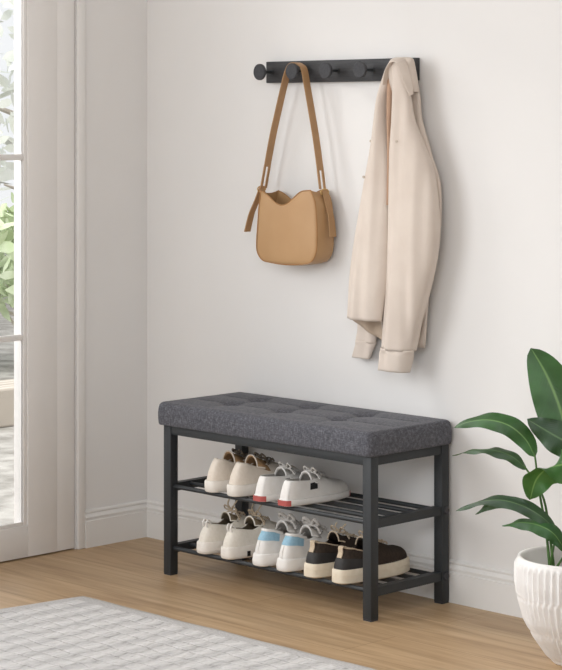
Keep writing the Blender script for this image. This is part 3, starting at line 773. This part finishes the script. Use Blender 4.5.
# ------------------------------------------------------------------ potted plant
POT = Vector((1.803, -.264, 0)); PH = .247
pot = thing('plant_pot', 'white ribbed ceramic plant pot standing on floor beside the bench', 'plant pot', POT)
prof_p = [(0, .048), (.004, .052), (.02, .066), (.06, .094), (.10, .115), (.15, .129), (.19, .134), (.225, .1335), (.24, .132), (.246, .1295), (.247, .125), (.244, .120), (.22, .118), (.19, .1165), (.18, .115)]
bm = bmesh.new(); NT = 220; rows = []
zz = []
for (z0, r0), (z1, r1) in zip(prof_p, prof_p[1:]):
    n = max(1, int(abs(z1-z0)/.004))
    zz += [(z0+(z1-z0)*k/n, r0+(r1-r0)*k/n, ) for k in range(n)]
zz.append(prof_p[-1]); rim_i = max(range(len(zz)), key=lambda i: zz[i][0])
for i, (z, r0) in enumerate(zz):
    row = []
    for k in range(NT):
        th = 2*PI*k/NT; rr = r0
        if i < rim_i and .006 < z < .238:
            band = 0 if z > .155 else (1 if z > .075 else 2); ph = (0, .5, .25)[band]
            fq = 52; s = math.sin(fq*th/1+ph*2*PI+.9*math.sin(z*40+th*3)*.35)
            fade = sm(.006, .02, z)*(1-sm(.228, .238, z))
            edge = min(abs(z-.155), abs(z-.075)); fade *= .25+.75*sm(0, .008, edge)
            rr += .0040*fade*(abs(s)**.7*(1 if s > 0 else -1))
            rr += (.0015, 0, -.001)[band]
        row.append((rr*math.cos(th), rr*math.sin(th), z))
    rows.append(row)
V, _ = grid(bm, rows, True); bm.faces.new(V[0][::-1])
obj('vessel', bm, M['pot'], pot, angle=70)
bm = bmesh.new(); rows = [[(r0*math.cos(2*PI*k/48), r0*math.sin(2*PI*k/48), .196+.004*math.sin(k*1.7+r0*90)) for k in range(48)] for r0 in (.1172, .09, .06, .03, .004)]
grid(bm, rows, True); obj('soil', bm, M['soil'], pot)

plant = thing('potted_plant', 'green broad-leaved plant with long arching leaves growing in the white pot', 'plant', POT+Vector((0, 0, .19)))
LO = Vector(plant.location)
def leaf(mid, W, side, fold=.25, mat='leaf', wav=.003, stem=None, pw=.75, seed=0, ex=.72):
    """mid: points base -> tip; side: direction the blade widens along"""
    mid = [Vector(p) for p in mid]; P = cr(mid, 26); sd = Vector(side).normalized(); rows = []; uvs = []
    rnd = random.Random(seed); ph = rnd.uniform(0, 6)
    for i, p in enumerate(P):
        t = i/25; tg = (P[min(i+1, 25)]-P[max(i-1, 0)]).normalized(); s = (sd-tg*sd.dot(tg)).normalized(); nrm = tg.cross(s).normalized()
        if nrm.z < 0: nrm = -nrm
        w = W*max(.004, math.sin(PI*min(1, t**pw))**ex) if 0 < t < 1 else W*.02
        row = []
        for k in range(-6, 7):
            q = k/6
            h = fold*w*(abs(q)**1.2)-.0*q + wav*math.sin(t*21+ph+(2 if q > 0 else 0))*abs(q)**2
            row.append(p+s*w*q*(1-.15*abs(fold))+nrm*h)
        rows.append(row)
    bm = bmesh.new(); V, fs = grid(bm, rows); uvl = bm.loops.layers.uv.new('UVMap'); pos = {}
    for i, r in enumerate(V):
        for k, v in enumerate(r): pos[v] = (k/12, i/25)
    for f in bm.faces:
        for l in f.loops: l[uvl].uv = pos[l.vert]
    bmesh.ops.translate(bm, verts=bm.verts, vec=-LO)
    lf = obj('leaf', bm, M[mat], plant)
    if stem:
        bm = bmesh.new(); pts = cr(stem+[mid[0], P[2]], 20); tube(bm, [p-LO for p in pts], lambda q: .0036-.0018*q, 8)
        obj('stem', bm, M['stem'], lf)
    return lf
def pot_base(dx, dy): return POT+Vector((dx, dy, .192))
Yp = -.27
def pts(*a): return [at(u, v, y) for u, v, y in a]
# L1 big upright leaf
leaf(pts((574, 447, -.25), (566, 428, -.25), (557, 400, -.25), (545, 372, -.25), (531, 348, -.25)), .058, (1, .8, .25), -.22, 'leaf', ex=.55, stem=[pot_base(.0, .01), pot_base(.005, .012)+Vector((0, 0, .08))], pw=.85, seed=1)
# L2 arching left
leaf(pts((535, 457, -.30), (526, 440, -.31), (510, 426, -.33), (490, 420, -.34), (470, 421.5, -.35), (453, 428, -.36)), .026, (.35, .5, .75), -.30, 'leaf', stem=[pot_base(-.045, -.03), *pts((546, 530, -.29), (539, 490, -.295))], seed=2, pw=.7)
# L3 arching left, edge-on
leaf(pts((527, 470, -.32), (513, 457, -.34), (495, 450.5, -.36), (475, 450, -.37), (452, 455.5, -.38)), .016, (.3, .7, .35), -.35, 'leaf_dark', stem=[pot_base(-.04, -.02), *pts((549, 530, -.29), (543, 497, -.30))], seed=3, pw=.7)
# L4 dark leaf at right, tip ragged, hanging toward the left
leaf(pts((588, 462, -.24), (572, 446, -.27), (552, 434, -.29), (527, 419, -.31)), .040, (.3, .3, .9), -.1, 'leaf_dark', wav=.006, stem=[pot_base(.01, -.01), pot_base(.02, -.015)+Vector((0, 0, .11))], seed=4, pw=1.0)
# L5 curled light leaf in front
leaf(pts((584, 462, -.30), (566, 464, -.34), (548, 468, -.36), (536, 480, -.37), (530, 500, -.375)), .047, (.55, .55, .3), -.30, 'leaf_light', ex=.6, wav=.005, stem=[pot_base(-.0, -.03), pot_base(.01, -.03)+Vector((0, 0, .09))], seed=5, pw=.9)
# L6 low arching left
leaf(pts((556, 531, -.32), (542, 517, -.34), (522, 505.5, -.36), (500, 500, -.375), (478, 502, -.385), (456, 511.5, -.395)), .019, (.3, .6, .6), -.30, 'leaf_dark', stem=[pot_base(-.03, -.04), pot_base(-.035, -.045)+Vector((0, 0, .03))], seed=6, pw=.75)
# L6b folded half under L6
leaf(pts((534, 512, -.345), (516, 503, -.36), (494, 504, -.37), (475, 514.5, -.375)), .014, (.2, .2, 1), -.1, 'leaf_dark', seed=16, pw=.8)
# L7 low short leaf
leaf(pts((566, 552, -.31), (554, 534, -.335), (538, 525, -.35), (520, 522.5, -.36), (502, 525.5, -.365)), .022, (.3, .6, .6), -.35, 'leaf', stem=[pot_base(-.015, -.05), pot_base(-.02, -.052)+Vector((0, 0, .02))], seed=7, pw=.75)
# leaves turned to the far right side of the pot
leaf([POT+Vector(p) for p in ((.03, .0, .40), (.09, .02, .50), (.16, .03, .60), (.22, .03, .66))], .045, (.2, 1, .1), -.2, 'leaf', stem=[pot_base(.01, .0), pot_base(.02, .0)+Vector((0, 0, .1))], seed=8)
leaf([POT+Vector(p) for p in ((.05, -.03, .34), (.13, -.07, .41), (.21, -.10, .42), (.29, -.13, .38))], .040, (.4, 1, .3), -.25, 'leaf_light', stem=[pot_base(.02, -.01), pot_base(.03, -.02)+Vector((0, 0, .08))], seed=9)
leaf([POT+Vector(p) for p in ((.02, .03, .36), (.05, .08, .45), (.08, .12, .55), (.10, .14, .64))], .038, (1, -.3, .2), -.2, 'leaf_dark', stem=[pot_base(.0, .02), pot_base(.005, .022)+Vector((0, 0, .08))], seed=10)

# ------------------------------------------------------------------ light
w = bpy.data.worlds.new('World'); SC.world = w; w.use_nodes = True
bg = w.node_tree.nodes['Background']; bg.inputs['Color'].default_value = (.96, .98, 1, 1); bg.inputs['Strength'].default_value = 1.0
def area(name, loc, target, size, sizey, power, col=(1, 1, 1), spread=PI):
    l = bpy.data.lights.new(name, 'AREA'); l.shape = 'RECTANGLE'; l.size = size; l.size_y = sizey; l.energy = power; l.color = col; l.spread = spread
    o = bpy.data.objects.new(name, l); C.objects.link(o); o.location = loc
    o.rotation_euler = (Vector(target)-Vector(loc)).to_track_quat('-Z', 'Y').to_euler(); return o
area('window_light', (-.9, -3.5, 2.0), (.9, -.1, .85), 3.0, 2.6, 102, (.97, .985, 1))
area('wall_fill', (3.6, -3.6, 2.45), (0, -.3, 1.0), 2.2, 1.6, 62, (.94, .97, 1))  # added fill with no visible source, brightens the left wall
area('garden_light', (-1.6, 3.0, 4.5), (-3.6, 2.5, 0), 4, 4, 300, (1, .98, .94))
area('reveal_fill', (-1.9, -1.6, 3.2), (-.1, -.6, .8), 1.0, 1.0, 90, (1, .98, .95))  # unseen area lamp added outside to whiten the door reveal

SC.view_settings.view_transform = 'Standard'
SC.view_settings.look = 'None'
SC.view_settings.exposure = -.05
